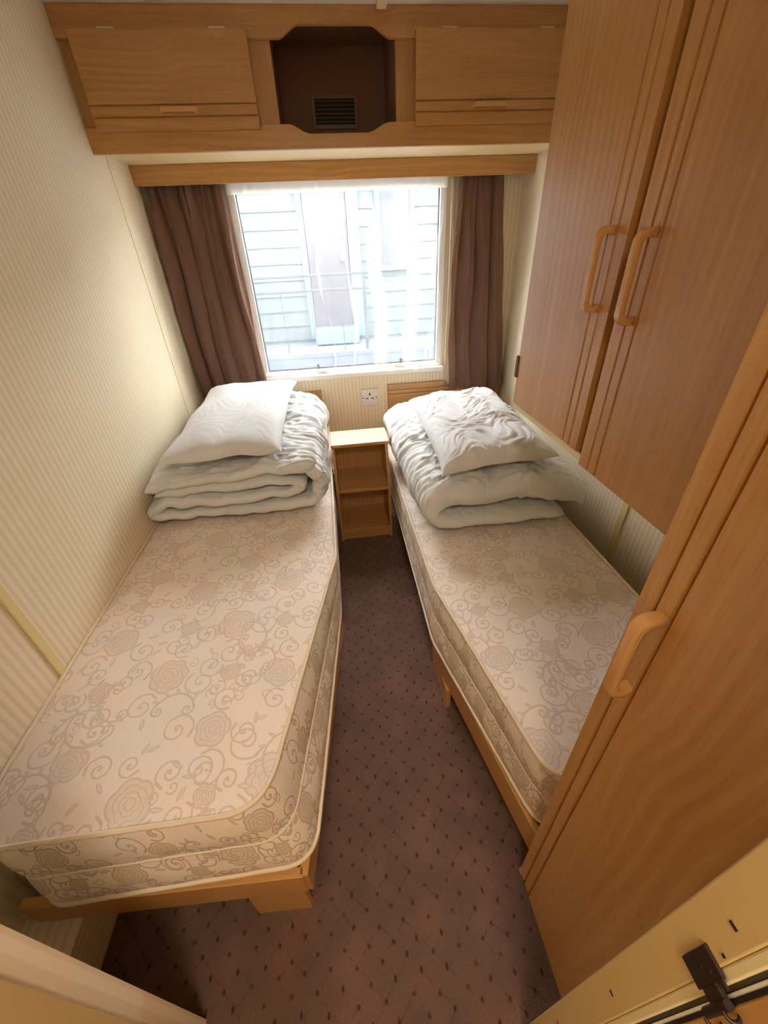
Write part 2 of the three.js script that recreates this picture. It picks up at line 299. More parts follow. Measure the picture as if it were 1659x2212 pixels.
/* ------------------------------------------------ handles and grooved doors ------------------------------------------------ */
/* D handle: length along its local y, standing off along local z */
function handleGeo(L, P, th, wd) {
  const o = [], n = 14, r = P * 0.62;
  const outer = [[-L / 2, 0]], inner = [];
  for (let i = 0; i <= n; i++) { const a = Math.PI - i / n * Math.PI / 2; outer.push([-L / 2 + r + r * Math.cos(a), P - r + r * Math.sin(a)]); }
  for (let i = 0; i <= n; i++) { const a = Math.PI / 2 - i / n * Math.PI / 2; outer.push([L / 2 - r + r * Math.cos(a), P - r + r * Math.sin(a)]); }
  outer.push([L / 2, 0], [L / 2 - th * 1.5, 0]);
  const ri = r * 0.7, Pi = P - th, Li = L / 2 - th * 1.15;
  for (let i = 0; i <= n; i++) { const a = i / n * Math.PI / 2; inner.push([Li - ri + ri * Math.cos(a), Pi - ri + ri * Math.sin(a)]); }
  for (let i = 0; i <= n; i++) { const a = Math.PI / 2 + i / n * Math.PI / 2; inner.push([-Li + ri + ri * Math.cos(a), Pi - ri + ri * Math.sin(a)]); }
  o.push(...outer, ...inner, [-L / 2 + th * 1.5, 0]);
  const g = extrude(o, wd, Math.min(th, wd) * 0.28).translate(0, 0, -wd / 2);   // length x, standoff y, width z
  return toCreasedNormals(g.index ? g.toNonIndexed() : g, 0.7);
}
/* flat slab with V grooves: width along x (0..w), thickness along y (0 back .. t front), extruded along z (0..h) */
function groovedGeo(w, t, h, grooves, gw = 0.006, gd = 0.006) {
  const p = [[0, 0], [w, 0], [w, t]];
  for (const g of [...grooves].sort((a, b) => b - a)) p.push([g + gw / 2, t], [g + gw * .2, t - gd], [g - gw * .2, t - gd], [g - gw / 2, t]);
  p.push([0, t]);
  return extrude(p, h, 0.0012);
}

/* ------------------------------------------------ overhead cupboard ------------------------------------------------ */
{
  const t = thing('overhead_cupboard', 'oak effect overhead cupboard with two flap doors above the window', 'cupboard', [0, 0, 0]);
  const yT0 = 2.05, yB1 = 1.826, yB0 = 1.752, th = 0.02;
  const scoop = (xa, xb, xc, xd, ya, yb) => { const q = []; for (let i = 0; i <= 16; i++) { const s = i / 16; q.push([lerp(xa, xb, s), lerp(ya, yb, sstep(0, 1, s))]); } for (let i = 0; i <= 16; i++) { const s = i / 16; q.push([lerp(xc, xd, s), lerp(yb, ya, sstep(0, 1, s))]); } return q; };
  mesh('top_rail', uvm(extrude([[XL, CEIL], [XL, yT0], ...scoop(-0.085, -0.005, 0.25, 0.325, yT0, 2.083), [XR, yT0], [XR, CEIL]], th, 0.0015).translate(0, 0, ZC - th), 'x', [.2, .6]), M.wood, t);
  mesh('bottom_rail', uvm(extrude([[XR, yB0], [XR, yB1], ...scoop(0.315, 0.225, 0.0, -0.085, yB1, 1.797), [XL, yB1], [XL, yB0]], th, 0.0015).translate(0, 0, ZC - th), 'x', [.7, .1]), M.wood, t);
  for (const [a, b] of [[XL, -0.775], [-0.215, -0.115], [0.344, 0.44], [1.0, XR]]) mesh('stile', bx(a, b, yB1 - .03, yT0 + .03, ZC - 0.034, ZC - 0.018, 'y', 0.001), M.wood, t);
  mesh('underside', bx(XL, XR, 1.768, 1.784, ZP + 0.001, ZC - 0.018, 'x', 0.001), M.woodFlat, t);  // looks lit from below through its lightened colour
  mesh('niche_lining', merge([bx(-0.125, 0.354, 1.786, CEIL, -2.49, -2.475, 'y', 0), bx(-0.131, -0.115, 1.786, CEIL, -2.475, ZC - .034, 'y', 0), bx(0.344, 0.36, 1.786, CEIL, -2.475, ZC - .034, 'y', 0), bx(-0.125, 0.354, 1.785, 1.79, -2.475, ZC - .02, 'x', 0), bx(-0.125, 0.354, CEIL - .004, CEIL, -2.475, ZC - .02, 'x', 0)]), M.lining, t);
  for (const [x0, x1, hx] of [[-0.785, -0.19, -0.475], [0.416, 1.015, 0.712]]) {
    const w = x1 - x0, h = 2.068 - 1.812;
    /* grooves run across: slab drawn with its width up the door */
    const g = groovedGeo(h, 0.017, w, [0.036, 0.068]); g.applyMatrix4(new THREE.Matrix4().makeBasis(V(0, 1, 0), V(0, 0, 1), V(1, 0, 0))).translate(x0, 1.812, ZC + 0.002);
    const d = mesh('door', uvm(g, 'x', [x0 * 3, .4]), M.wood, t);
    const hg = handleGeo(0.135, 0.026, 0.009, 0.014); hg.applyMatrix4(new THREE.Matrix4().makeBasis(V(1, 0, 0), V(0, 0, 1), V(0, -1, 0))).translate(hx, 1.864, ZC + 0.019);
    mesh('handle', hg, M.handle, d);
    for (const q of [x0 + 0.10, x1 - 0.125]) mesh('hinge', bx(q, q + 0.055, 2.066, 2.075, ZC, ZC + 0.012, 'x', 0.002), M.steel, d);
  }
}
{
  const t = thing('air_vent', 'brown slatted air vent at the back of the open niche', 'vent', [0.116, 1.925, -2.474]);
  mesh('frame', merge([bx(-.1, -.088, -.055, .055, 0, .01), bx(.088, .1, -.055, .055, 0, .01), bx(-.088, .088, .043, .055, 0, .01, 'x'), bx(-.088, .088, -.055, -.04, 0, .01, 'x')]), M.vent, t);
  mesh('backing', bx(-.09, .09, -.045, .045, 0, .002, 'x', 0), M.black, t);
  for (let k = 0; k < 6; k++) { const g = new THREE.BoxGeometry(0.178, 0.002, 0.008).rotateX(0.5).translate(0, -0.031 + k * 0.0135, 0.0065); mesh('slat', g, M.vent, t); }
}
tag(mesh('pelmet', bx(XL, XR - .002, 1.694, 1.768, ZP - 0.018, ZP, 'x', 0.002), M.wood), 'long oak effect pelmet board above the curtains', 'pelmet');
/* curtain track behind the pelmet */
tag(mesh('curtain_track', bx(XL + .02, XR - .02, 1.712, 1.722, -2.547, -2.535, 'x', 0.002), M.white), 'white curtain track hidden behind the pelmet', 'curtain track');

/* ------------------------------------------------ hanging cupboard over the right bed ------------------------------------------------ */
{
  const X = 0.555, zf = -1.20, zn = -0.315;
  const t = thing('hanging_cupboard', 'tall oak effect cupboard with two grooved doors hanging over the right bed', 'cupboard', [0, 0, 0]);
  mesh('carcass', merge([bx(X + .02, XR, 0.975, CEIL, zf, zf + .016, 'y', .001), bx(X + .02, XR, 0.975, CEIL, zn - .016, zn, 'y', .001), bx(X + .3, X + .31, 0.975, CEIL, zf, zn, 'y', 0)]), M.wood, t);
  mesh('bottom_board', bx(X + .004, XR, 0.958, 0.975, zf, zn, 'z', 0.002), M.pale, t);
  mesh('stile', bx(X + .019, X + .034, 0.972, CEIL, -0.86, -0.76, 'y', 0.001), M.darkwood, t);
  mesh('end_stile', bx(X + .002, X + .02, 0.972, CEIL, -0.43, zn, 'y', 0.001), M.wood, t);
  for (const [z0, z1, y0, gr, hz, hy] of [[zf, -0.822, 0.977, [-0.884, -0.855], -0.868, 1.348], [-0.797, -0.425, 0.953, [-0.762, -0.733], -0.748, 1.340]]) {
    const g = groovedGeo(z1 - z0, 0.018, CEIL - 0.012 - y0, gr.map((q) => z1 - q)); // width runs towards the window
    g.applyMatrix4(new THREE.Matrix4().makeBasis(V(0, 0, -1), V(-1, 0, 0), V(0, 1, 0))).translate(X + 0.018, y0, z1);
    const d = mesh('door', uvm(g, 'y', [z0 * 2.1, .3]), M.wood, t);
    const hg = handleGeo(0.150, 0.034, 0.011, 0.017); hg.applyMatrix4(new THREE.Matrix4().makeBasis(V(0, 1, 0), V(-1, 0, 0), V(0, 0, 1))).translate(X, hy, hz);
    mesh('handle', hg, M.handle, d);
  }
  mesh('hinge', bx(X - .004, X + .02, 1.055, 1.118, zf - .012, zf + .004, 'y', 0.002), M.darkwood, t);
}
/* ------------------------------------------------ wardrobe beside the doorway ------------------------------------------------ */
{
  const X = 0.344, z0 = -0.312, z1 = -0.080;
  const t = thing('wardrobe', 'full height oak effect wardrobe beside the doorway', 'wardrobe', [0, 0, 0]);
  mesh('carcass', merge([bx(X + .02, XR, 0, CEIL, z0 + .002, z0 + .018, 'y', .001), bx(X + .02, X + .036, 0, 0.1, z0 + .01, z1, 'z', .001), bx(X + .4, X + .41, 0, CEIL, z0 + .018, z1, 'y', 0)]), M.wood, t);
  const g = groovedGeo(z1 - z0, 0.018, 2.10 - 0.03, [-0.288, -0.2635].map((q) => z1 - q));
  g.applyMatrix4(new THREE.Matrix4().makeBasis(V(0, 0, -1), V(-1, 0, 0), V(0, 1, 0))).translate(X + 0.018, 0.03, z1);
  const d = mesh('door', uvm(g, 'y', [.55, .05]), M.wood, t);
  const hg = handleGeo(0.150, 0.034, 0.011, 0.017); hg.applyMatrix4(new THREE.Matrix4().makeBasis(V(0, 1, 0), V(-1, 0, 0), V(0, 0, 1))).translate(X, 0.965, -0.273);
  mesh('handle', hg, M.handle, d);
  mesh('floor_catch', bx(X + .004, X + .02, 0.004, 0.022, z0 - .008, z0 + .004, 'y', .002), M.pale, t);
}

/* ------------------------------------------------ door leaf and hinge at the lower right ------------------------------------------------ */
{
  const d = new THREE.Group(); d.name = 'door_1'; d.userData = { kind: 'structure', label: 'open bedroom door hung on a dark metal hinge at the right jamb', category: 'door' }; scene.add(d);
  mesh('stop_bead', bx(0.2515, 0.30, 0, CEIL, -0.032, -0.0235, 'y', 0.002), M.pale, d);
  mesh('seal_strip', bx(0.255, 0.28, 0, CEIL, -0.0235, -0.0203, 'y', 0.001), M.seal, d);
  mesh('edge_lipping', bx(0.2535, 0.29, 0.02, 2.0, -0.0200, -0.0172, 'y', 0.0008), M.white, d);
  mesh('brush_seal', bx(0.2528, 0.29, 0.02, 2.0, -0.0172, -0.0146, 'y', 0.0005), M.black, d);
  mesh('leaf', bx(0.2525, 0.288, 0.02, 2.0, -0.0146, 0.66, 'y', 0.002), M.wood, d);
  const h = mesh('hinge', bx(0.2470, 0.2500, 0.874, 0.922, -0.0455, -0.0262, 'y', 0.0008), M.bronze, d);
  const claw = (y, r) => new THREE.TorusGeometry(r, 0.0016, 8, 18, 3.6).rotateX(Math.PI / 2).rotateY(.4).translate(0.2485, y, -0.0125);
  mesh('hinge_arm', merge([bx(0.2465, 0.2510, 0.882, 0.908, -0.0268, -0.0165, 'z', .001), bx(0.2470, 0.2490, 0.914, 0.920, -0.0270, -0.0205, 'z', .0006), new THREE.CylinderGeometry(0.0035, 0.0035, 0.042, 16).translate(0.2475, 0.888, -0.0150), claw(0.905, .006), claw(0.872, .0065)]), M.bronze, h);
  for (const [y, z] of [[0.898, -0.0365], [0.909, -0.0325]]) mesh('screw', new THREE.CylinderGeometry(0.0022, 0.0022, 0.001, 12).rotateZ(Math.PI / 2).translate(0.2468, y, z), M.bronze, h);
}

/* ------------------------------------------------ beds ------------------------------------------------ */
/* outline of a mattress: polygon corners with fillets -> points */
function fillet(poly, seg = 12) {
  const out = [], n = poly.length;
  for (let i = 0; i < n; i++) {
    const [px, pz] = poly[(i + n - 1) % n], [cx, cz, r] = poly[i], [nx, nz] = poly[(i + 1) % n];
    const a = new THREE.Vector2(px - cx, pz - cz).normalize(), b = new THREE.Vector2(nx - cx, nz - cz).normalize();
    const ang = Math.acos(clamp(a.dot(b), -1, 1)), d = r / Math.tan(ang / 2);
    const p0 = new THREE.Vector2(cx, cz).addScaledVector(a, d), p1 = new THREE.Vector2(cx, cz).addScaledVector(b, d);
    for (let k = 0; k <= seg; k++) { const t = k / seg; out.push(new THREE.Vector2(lerp(lerp(p0.x, cx, t), lerp(cx, p1.x, t), t), lerp(lerp(p0.y, cz, t), lerp(cz, p1.y, t), t))); }
  }
  return out;
}
function pairOf(pa, pb, step) { // two outlines with matching points, bottom and top
  const A = fillet(pa), B = fillet(pb), a = [], b = [], n = A.length;
  for (let i = 0; i < n; i++) { const k = Math.max(1, Math.ceil(A[i].distanceTo(A[(i + 1) % n]) / step)); for (let q = 0; q < k; q++) { a.push(A[i].clone().lerp(A[(i + 1) % n], q / k)); b.push(B[i].clone().lerp(B[(i + 1) % n], q / k)); } }
  return [a, b];
}
function mattress(poly, polyTop, y0, y1, name, label, seed) {
  const [ob, o] = pairOf(poly, polyTop, 0.012), n = o.length, cen = o.reduce((s, p) => s.add(p), new THREE.Vector2()).divideScalar(n);
  const t = thing(name, label, 'mattress', [0, 0, 0], 'patterned single mattresses');
  const nor = o.map((p, i) => { const q = o[(i + 1) % n].clone().sub(o[(i + n - 1) % n]); const m = new THREE.Vector2(q.y, -q.x).normalize(); return m.dot(p.clone().sub(cen)) < 0 ? m.negate() : m; });
  /* top: rows across the outline */
  const zs = o.map((p) => p.y), zmin = Math.min(...zs) + 1e-4, zmax = Math.max(...zs) - 1e-4, NZ = 150, NX = 56;
  const span = (z) => { let a = 1e9, b = -1e9; for (let i = 0; i < n; i++) { const p = o[i], q = o[(i + 1) % n]; if ((p.y - z) * (q.y - z) <= 0 && p.y !== q.y) { const x = lerp(p.x, q.x, (z - p.y) / (q.y - p.y)); a = Math.min(a, x); b = Math.max(b, x); } } return [a, b]; };
  const top = grid(NX, NZ, (s, v) => {
    const e = v < .5 ? 0.5 * Math.pow(v * 2, 1.4) : 1 - 0.5 * Math.pow((1 - v) * 2, 1.4), z = lerp(zmin, zmax, e), [a, b] = span(z), q = s < .5 ? .5 * Math.pow(2 * s, 1.3) : 1 - .5 * Math.pow(2 * (1 - s), 1.3), x = lerp(a, b, q);
    const ed = Math.min(x - a, b - x, z - zmin + .004, zmax - z + .004), y = y1 - 0.006 + 0.012 * sstep(0, .09, ed) + 0.0035 * n2(x * 7 + seed, z * 7) * sstep(0, .1, ed);
    return [x, y, z, x, z];
  });
  const ix = top.index.array; { const p = top.attributes.normal; let up = 0; for (let i = 0; i < p.count; i++) up += p.getY(i); if (up < 0) { for (let i = 0; i < ix.length; i += 3) { const q = ix[i]; ix[i] = ix[i + 1]; ix[i + 1] = q; } top.computeVertexNormals(); } }
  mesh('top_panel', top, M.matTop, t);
  /* border: two quilted bands with a sewn line between */
  let arc = 0; const arcs = o.map((p, i) => { const r = arc; arc += p.distanceTo(o[(i + 1) % n]); return r; }); arcs.push(arc);
  const NR = 18;
  const side = grid(n, NR, (s, v) => {
    const i = Math.round(s * n), k = i % n, band = v < .52 ? v / .52 : (v - .52) / .48;
    const quilt = 0.5 + 0.5 * Math.sin(arcs[i] * 42 + v * 9 * Math.sin(arcs[i] * 3 + seed) + 2 * n2(arcs[i] * 4, seed)) * Math.cos(v * 5 + arcs[i] * 20);
    const out = 0.007 * Math.pow(Math.sin(Math.PI * band), .7) + 0.004 * quilt * Math.sin(Math.PI * band);
    return [lerp(o[k].x, ob[k].x, v) + nor[k].x * out, lerp(y1 - .006, y0, v), lerp(o[k].y, ob[k].y, v) + nor[k].y * out, arcs[i], v * (y1 - y0)];
  });
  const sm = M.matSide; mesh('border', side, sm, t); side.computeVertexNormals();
  { const c = V(cen.x, 0, cen.y), p = side.attributes.position, q = side.attributes.normal; let d = 0; for (let i = 0; i < p.count; i++) d += (p.getX(i) - c.x) * q.getX(i) + (p.getZ(i) - c.z) * q.getZ(i); if (d < 0) { const a = side.index.array; for (let i = 0; i < a.length; i += 3) { const w = a[i]; a[i] = a[i + 1]; a[i + 1] = w; } side.computeVertexNormals(); } }
  const rope = (y, out, r) => tubeAlong(o.filter((_, i) => i % 2 === 0).map((_, i) => { const k = i * 2, p = o[k].clone().lerp(ob[k], (y1 - y) / (y1 - y0)); return V(p.x + nor[k].x * out, y + 0.0012 * n2(k * .21, seed), p.y + nor[k].y * out); }), r, true, 7, n);
  mesh('piping', rope(y1 - .002, .003, .0058), M.piping, t);
  mesh('piping', rope(y0 + .003, .003, .0058), M.piping, t);
  mesh('seam', rope(lerp(y1 - .006, y0, .52), .0005, .0028), M.piping, t);
  const bot = new THREE.ShapeGeometry(new THREE.Shape(ob.map((p) => new THREE.Vector2(p.x, p.y)))).rotateX(Math.PI / 2).translate(0, y0, 0);
  mesh('base_cloth', bot, M.piping, t);
  return t;
}
const LM0 = 0.268, LM1 = 0.462, RM0 = 0.205, RM1 = 0.392;
mattress([[XL + .008, -2.56, .05], [-0.086, -2.56, .06], [-0.078, -1.06, .25], [-0.160, -0.335, .07], [-0.70, -0.338, .06], [XL + .008, -0.44, .05]],
  [[XL + .008, -2.56, .05], [-0.086, -2.56, .06], [-0.074, -1.16, .25], [-0.242, -0.378, .10], [-0.76, -0.386, .05], [XL + .008, -0.44, .05]], LM0, LM1, 'mattress', 'cream patterned mattress on the left bed against the long wall', 1);
mattress([[0.262, -2.56, .06], [0.93, -2.56, .05], [0.93, -0.40, .05], [0.845, -0.345, .05], [0.380, -0.340, .07], [0.252, -0.92, .25]],
  [[0.262, -2.56, .06], [0.93, -2.56, .05], [0.93, -0.42, .05], [0.845, -0.37, .05], [0.392, -0.365, .08], [0.272, -1.02, .25]], RM0, RM1, 'mattress', 'cream patterned mattress on the right bed under the hanging cupboard', 4);

/* a board standing on edge between two plan points */
function board(a, b, y0, y1, th, grain = 'z') {
  const L = Math.hypot(b[0] - a[0], b[1] - a[1]), g = bx(0, L, y0, y1, -th / 2, th / 2, 'x', 0.002);
  return g.applyMatrix4(new THREE.Matrix4().makeRotationY(-Math.atan2(b[1] - a[1], b[0] - a[0]))).translate(a[0], 0, a[1]);
}
{
  const t = thing('bed_frame', 'low wooden bed frame under the left mattress', 'bed frame', [0, 0, 0]);
  mesh('side_rail', board([-0.105, -2.55], [-0.105, -1.06], .165, .262, .02), M.wood, t);
  mesh('angled_rail', board([-0.082, -1.06], [-0.185, -0.315], .165, .262, .02), M.wood, t);
  mesh('foot_rail', board([-0.185, -0.322], [-0.79, -0.352], .165, .262, .02), M.wood, t);
  mesh('wall_rail', board([XL + .014, -2.55], [XL + .014, -0.40], .165, .262, .02), M.wood, t);
  for (const z of [-2.3, -1.9, -1.5, -1.1, -0.75, -0.45]) mesh('slat', bx(XL + .03, z > -1 ? -.2 : -.116, .248, .262, z - .04, z + .04, 'x', .002), M.wood, t);
  mesh('leg_panel', board([-0.20, -0.330], [-0.335, -0.337], .0, .166, .018), M.wood, t);
  for (const z of [-2.5, -1.15]) mesh('leg', bx(-.145, -.116, 0, .166, z - .03, z + .03, 'y', .002), M.wood, t);
  for (const z of [-2.5, -1.6]) mesh('leg', bx(XL + .004, XL + .03, 0, .166, z - .03, z + .03, 'y', .002), M.wood, t);
}
{
  const t = thing('bed_frame', 'low wooden bed frame under the right mattress', 'bed frame', [0, 0, 0]);
  mesh('side_rail', board([0.285, -2.55], [0.285, -0.94], .10, .2, .02), M.wood, t);
  mesh('angled_rail', board([0.262, -0.94], [0.376, -0.325], .10, .2, .02), M.wood, t);
  mesh('foot_rail', board([0.395, -0.323], [1.08, -0.323], .10, .2, .016), M.wood, t);
  mesh('wall_rail', board([XR - .012, -2.55], [XR - .012, -0.335], .10, .2, .02), M.wood, t);
  for (const z of [-2.3, -1.9, -1.5, -1.1, -0.75, -0.45]) mesh('slat', bx(z > -1 ? .375 : .297, XR - .024, .184, .199, z - .04, z + .04, 'x', .002), M.wood, t);
  mesh('leg_panel', board([0.276, -0.985], [0.278, -0.79], 0, .101, .018), M.wood, t);
  for (const z of [-2.5, -1.6]) mesh('leg', bx(.297, .33, 0, .101, z - .03, z + .03, 'y', .002), M.wood, t);
  for (const z of [-2.5, -1.2, -0.5]) mesh('leg', bx(XR - .05, XR - .024, 0, .101, z - .03, z + .03, 'y', .002), M.wood, t);
}
tag(mesh('pipe_boxing', bx(XL, -0.70, 0, .155, -0.95, -0.215, 'z', .003), M.wall), 'low cream boxing along the left wall under the bed', 'boxing');

/* ------------------------------------------------ folded duvets ------------------------------------------------ */
function pathFn(pts) { const c = new THREE.CatmullRomCurve3(pts.map((p) => V(p[0], p[1], 0)), false, 'centripetal'); const N = 600, L = c.getSpacedPoints(N); return (s) => { const q = clamp(s) * N, i = Math.min(N - 1, Math.floor(q)); return L[i].clone().lerp(L[i + 1], q - i); }; }
const ridge = (x) => 1 - Math.abs(x);
{
  const y = LM1 + .021;
  const path = pathFn([[-0.812, y + .178], [-0.60, y + .190], [-0.40, y + .192], [-0.22, y + .196], [-0.145, y + .172], [-0.115, y + .115], [-0.145, y + .048], [-0.22, y + .030], [-0.40, y + .028], [-0.60, y + .028], [-0.76, y + .030], [-0.805, y + .055], [-0.76, y + .082], [-0.60, y + .080], [-0.40, y + .082], [-0.25, y + .088], [-0.188, y + .115], [-0.25, y + .142], [-0.40, y + .145], [-0.60, y + .142], [-0.78, y + .138]]);
  const mid = (s, v) => {
    const p = path(s), front = -1.455, back = -2.485, z = lerp(front, back, v);
    const near = Math.pow(1 - v, 3), lift = 0.012 * sstep(.45, 1, v) * sstep(y + .1, y + .18, p.y) * sstep(-.5, -.2, p.x);
    return V(p.x + 0.010 * n2(v * 3 + 4, p.y * 9) + near * .012 * n2(p.x * 5, p.y * 22), p.y + lift + near * .009 * n2(p.x * 7 + 2, 1.5) + (0.014 * n2(p.x * 4, v * 4) - 0.02 * near * sstep(-.3, -.6, p.x) * sstep(.1, .2, p.y - y)) * sstep(0.02, .1, p.y - y), z + 0.016 * n2(p.x * 6, p.y * 16 + 3) + 0.03 * Math.abs(p.x + .5) * (1 - v) * -1 );
  };
  const thick = (s, v) => {
    const ends = Math.pow(clamp(1 - Math.pow(Math.abs(2 * v - 1), 26)), .5) * Math.pow(clamp(1 - Math.pow(Math.abs(2 * s - 1), 60)), .5), p = path(s);
    const wv = v + .02 * n2(s * 9, v * 6), pk = 0.34 * ridge(n2(s * 7, wv * 15)) + 0.26 * ridge(n2(s * 15 + 5, wv * 30)) + 0.10 * n2(s * 40, v * 36) + 0.25 * ridge(n2(s * 20, 3)) * Math.pow(1 - v, 8);
    const b = 0.0262 * (1.0 - 0.2 * n2(s * 3, v * 3)), outer = clamp(sstep(y + .15, y + .185, p.y) + sstep(-.16, -.13, p.x));
    return [ends * (b * (1.0 - (0.6 + .9 * outer) * (pk - .36)) + 0.004 * outer), ends * (b * (0.95 - 0.5 * (pk - .36)))];
  };
  tag(mesh('duvet', puff(360, 150, mid, thick), M.cotton), 'white duvet folded in layers at the head of the left bed', 'duvet');
}
{
  const y = RM1 + .016;
  const path = pathFn([[0.885, y + .046], [0.76, y + .046], [0.55, y + .046], [0.42, y + .048], [0.35, y + .066], [0.322, y + .108], [0.35, y + .148], [0.42, y + .165], [0.55, y + .170], [0.70, y + .170], [0.85, y + .162], [0.925, y + .132], [0.955, y + .085]]);
  const mid = (s, v) => {
    const p = path(s), z = lerp(-1.275, -2.42, v), up = sstep(y + .08, y + .15, p.y);
    return V(p.x + (0.012 * n2(v * 3, 2) - 0.006 * Math.sin(Math.PI * v) * sstep(.5, .35, p.x)) , p.y + up * (0.012 * n2(p.x * 4 + 9, v * 4) - .02 * v), z + 0.012 * n2(p.x * 5, p.y * 12));
  };
  const thick = (s, v) => {
    const ends = Math.pow(clamp(1 - Math.pow(Math.abs(2 * v - 1), 16)), .5) * Math.pow(clamp(1 - Math.pow(Math.abs(2 * s - 1), 22)), .5), p = path(s);
    const wv = v + .02 * n2(s * 9 + 2, v * 6), b = lerp(0.041, 0.070, sstep(y + .07, y + .16, p.y)), pk = 0.3 * ridge(n2(s * 6 + 3, wv * 15)) + 0.24 * ridge(n2(s * 12 + 8, wv * 27)) + 0.06 * n2(s * 36, v * 30) + 0.22 * ridge(n2(s * 18, 7)) * Math.pow(1 - v, 8);
    return [ends * b * (1 - 0.62 * (pk - .33)), ends * b * (0.95 - 0.5 * (pk - .33))];
  };
  tag(mesh('duvet', puff(320, 150, mid, thick), M.cotton), 'thick white duvet folded once at the head of the right bed', 'duvet');
}
/* ------------------------------------------------ pillows ------------------------------------------------ */
function pillow(corners, T, yBase, seed, rough, label) { // corners: near left, near right, far right, far left as [x,y,z] of the middle plane
  const [a, b, c, d] = corners.map((p) => V(...p));
  const mid = (s, t) => {
    const e = a.clone().lerp(b, s).lerp(d.clone().lerp(c, s), t), u = 2 * s - 1, w = 2 * t - 1;
    const pinch = 0.06; const cs = a.clone().lerp(d, t).lerp(b.clone().lerp(c, t), .5), ct = a.clone().lerp(b, s).lerp(d.clone().lerp(c, s), .5);
    e.lerp(cs, pinch * (1 - w * w * w * w) * Math.pow(Math.abs(u), 4) * 1.4).lerp(ct, pinch * (1 - u * u * u * u) * Math.pow(Math.abs(w), 4));
    e.y += 0.008 * n2(s * 2.3 + seed, t * 2.3) + yBase; return e;
  };
  const thick = (s, t) => {
    const u = Math.abs(2 * s - 1), w = Math.abs(2 * t - 1), f = Math.pow(clamp(1 - Math.pow(u, 5)), .5) * Math.pow(clamp(1 - Math.pow(w, 7)), .5);
    const wx = s + .12 * n2(s * 2 + seed, t * 2), wt = t + .12 * n2(s * 2, t * 2 + seed);
    const wr = rough * (0.42 * ridge(n2(wx * 2.2 + seed, wt * 7)) + 0.3 * ridge(n2(wx * 4 + 2, wt * 14 + seed)) + .2 * ridge(n2(wx * 16 + 2, wt * 12 + seed)) * Math.pow(Math.max(u, w), 3)) ;
    return [f * T * (0.66 - 0.34 * wr + .17 * rough), f * T * 0.26];
  };
  const g = puff(150, 170, (s, t) => mid(s, t), thick);
  return tag(mesh('pillow', g, M.pillow), label, 'pillow');
}
pillow([[-0.715, .728, -1.455], [-0.240, .738, -1.46], [-0.228, .770, -2.38], [-0.715, .755, -2.36]], 0.088, 0.018, 3, 0.14, 'smooth white pillow on the folded duvet of the left bed');
pillow([[0.350, .672, -1.27], [0.835, .682, -1.32], [0.875, .672, -2.20], [0.385, .668, -2.17]], 0.108, 0.018, 8, 0.62, 'creased white pillow on the folded duvet of the right bed');

/* ------------------------------------------------ bedside shelves, headboards, socket ------------------------------------------------ */
{
  const t = thing('bedside_shelf', 'small open wooden shelf unit between the beds', 'shelf unit', [0, 0, 0]);
  const x0 = -0.064, x1 = 0.232, zb = -2.13;
  const prof = [[zb, 0], [-1.862, 0], [-1.862, 0.33], [-1.925, 0.548], [zb, 0.548]];
  for (const x of [x0, x1 - .015]) { const g = extrude(prof, .015, .001); g.applyMatrix4(new THREE.Matrix4().makeBasis(V(0, 0, 1), V(0, 1, 0), V(-1, 0, 0))).translate(x + .015, 0, 0); mesh('side_panel', uvm(g, 'y', [x, 0]), M.wood, t); }
  mesh('top', bx(x0 - .004, x1 + .010, .548, .566, zb, -1.932, 'x', .004), M.wood, t);
  mesh('shelf', bx(x0 + .015, x1 - .015, .318, .334, zb, -1.856, 'x', .002), M.wood, t);
  mesh('shelf', bx(x0 + .015, x1 - .015, .05, .066, zb, -1.87, 'x', .002), M.wood, t);
  mesh('plinth', bx(x0 + .015, x1 - .015, 0, .05, -1.888, -1.874, 'x', .001), M.wood, t);
  mesh('back_panel', bx(x0 + .015, x1 - .015, 0, .548, zb, zb + .006, 'y', 0), M.wood, t);
}
for (const [x0, x1, y1, l] of [[XL + .003, -0.105, .668, 'wooden headboard panel behind the left bed'], [0.325, XR - .003, .672, 'wooden headboard panel behind the right bed']]) {
  const g = groovedGeo(y1 - .02, 0.016, x1 - x0, [y1 - .055, y1 - .08, y1 - .20]);
  g.applyMatrix4(new THREE.Matrix4().makeBasis(V(0, 1, 0), V(0, 0, 1), V(1, 0, 0))).translate(x0, .02, ZW + .001);
  tag(mesh('headboard', uvm(g, 'x', [x0, .2]), M.wood), l, 'headboard');
}
{
  const t = thing('wall_socket', 'white square wall socket above the bedside shelves', 'socket', [0.205, 0.598, ZW]);
  mesh('plate', bx(-.054, .054, -.055, .055, 0, .010, 'y', .004), M.plate, t);
  for (const [x, y, w, h] of [[0, .022, .009, .016], [-.018, -.006, .014, .007], [.018, -.006, .014, .007]]) mesh('pin_slot', bx(x - w / 2, x + w / 2, y - h / 2, y + h / 2, .0085, .0105, 'y', 0), M.black, t);
  for (const x of [-.044, .044]) mesh('screw', new THREE.CylinderGeometry(.004, .004, .002, 14).rotateX(Math.PI / 2).translate(x, 0, .0102), M.bronze, t);
  mesh('switch', bx(.028, .042, .018, .04, .009, .014, 'y', .002), M.white, t);
}

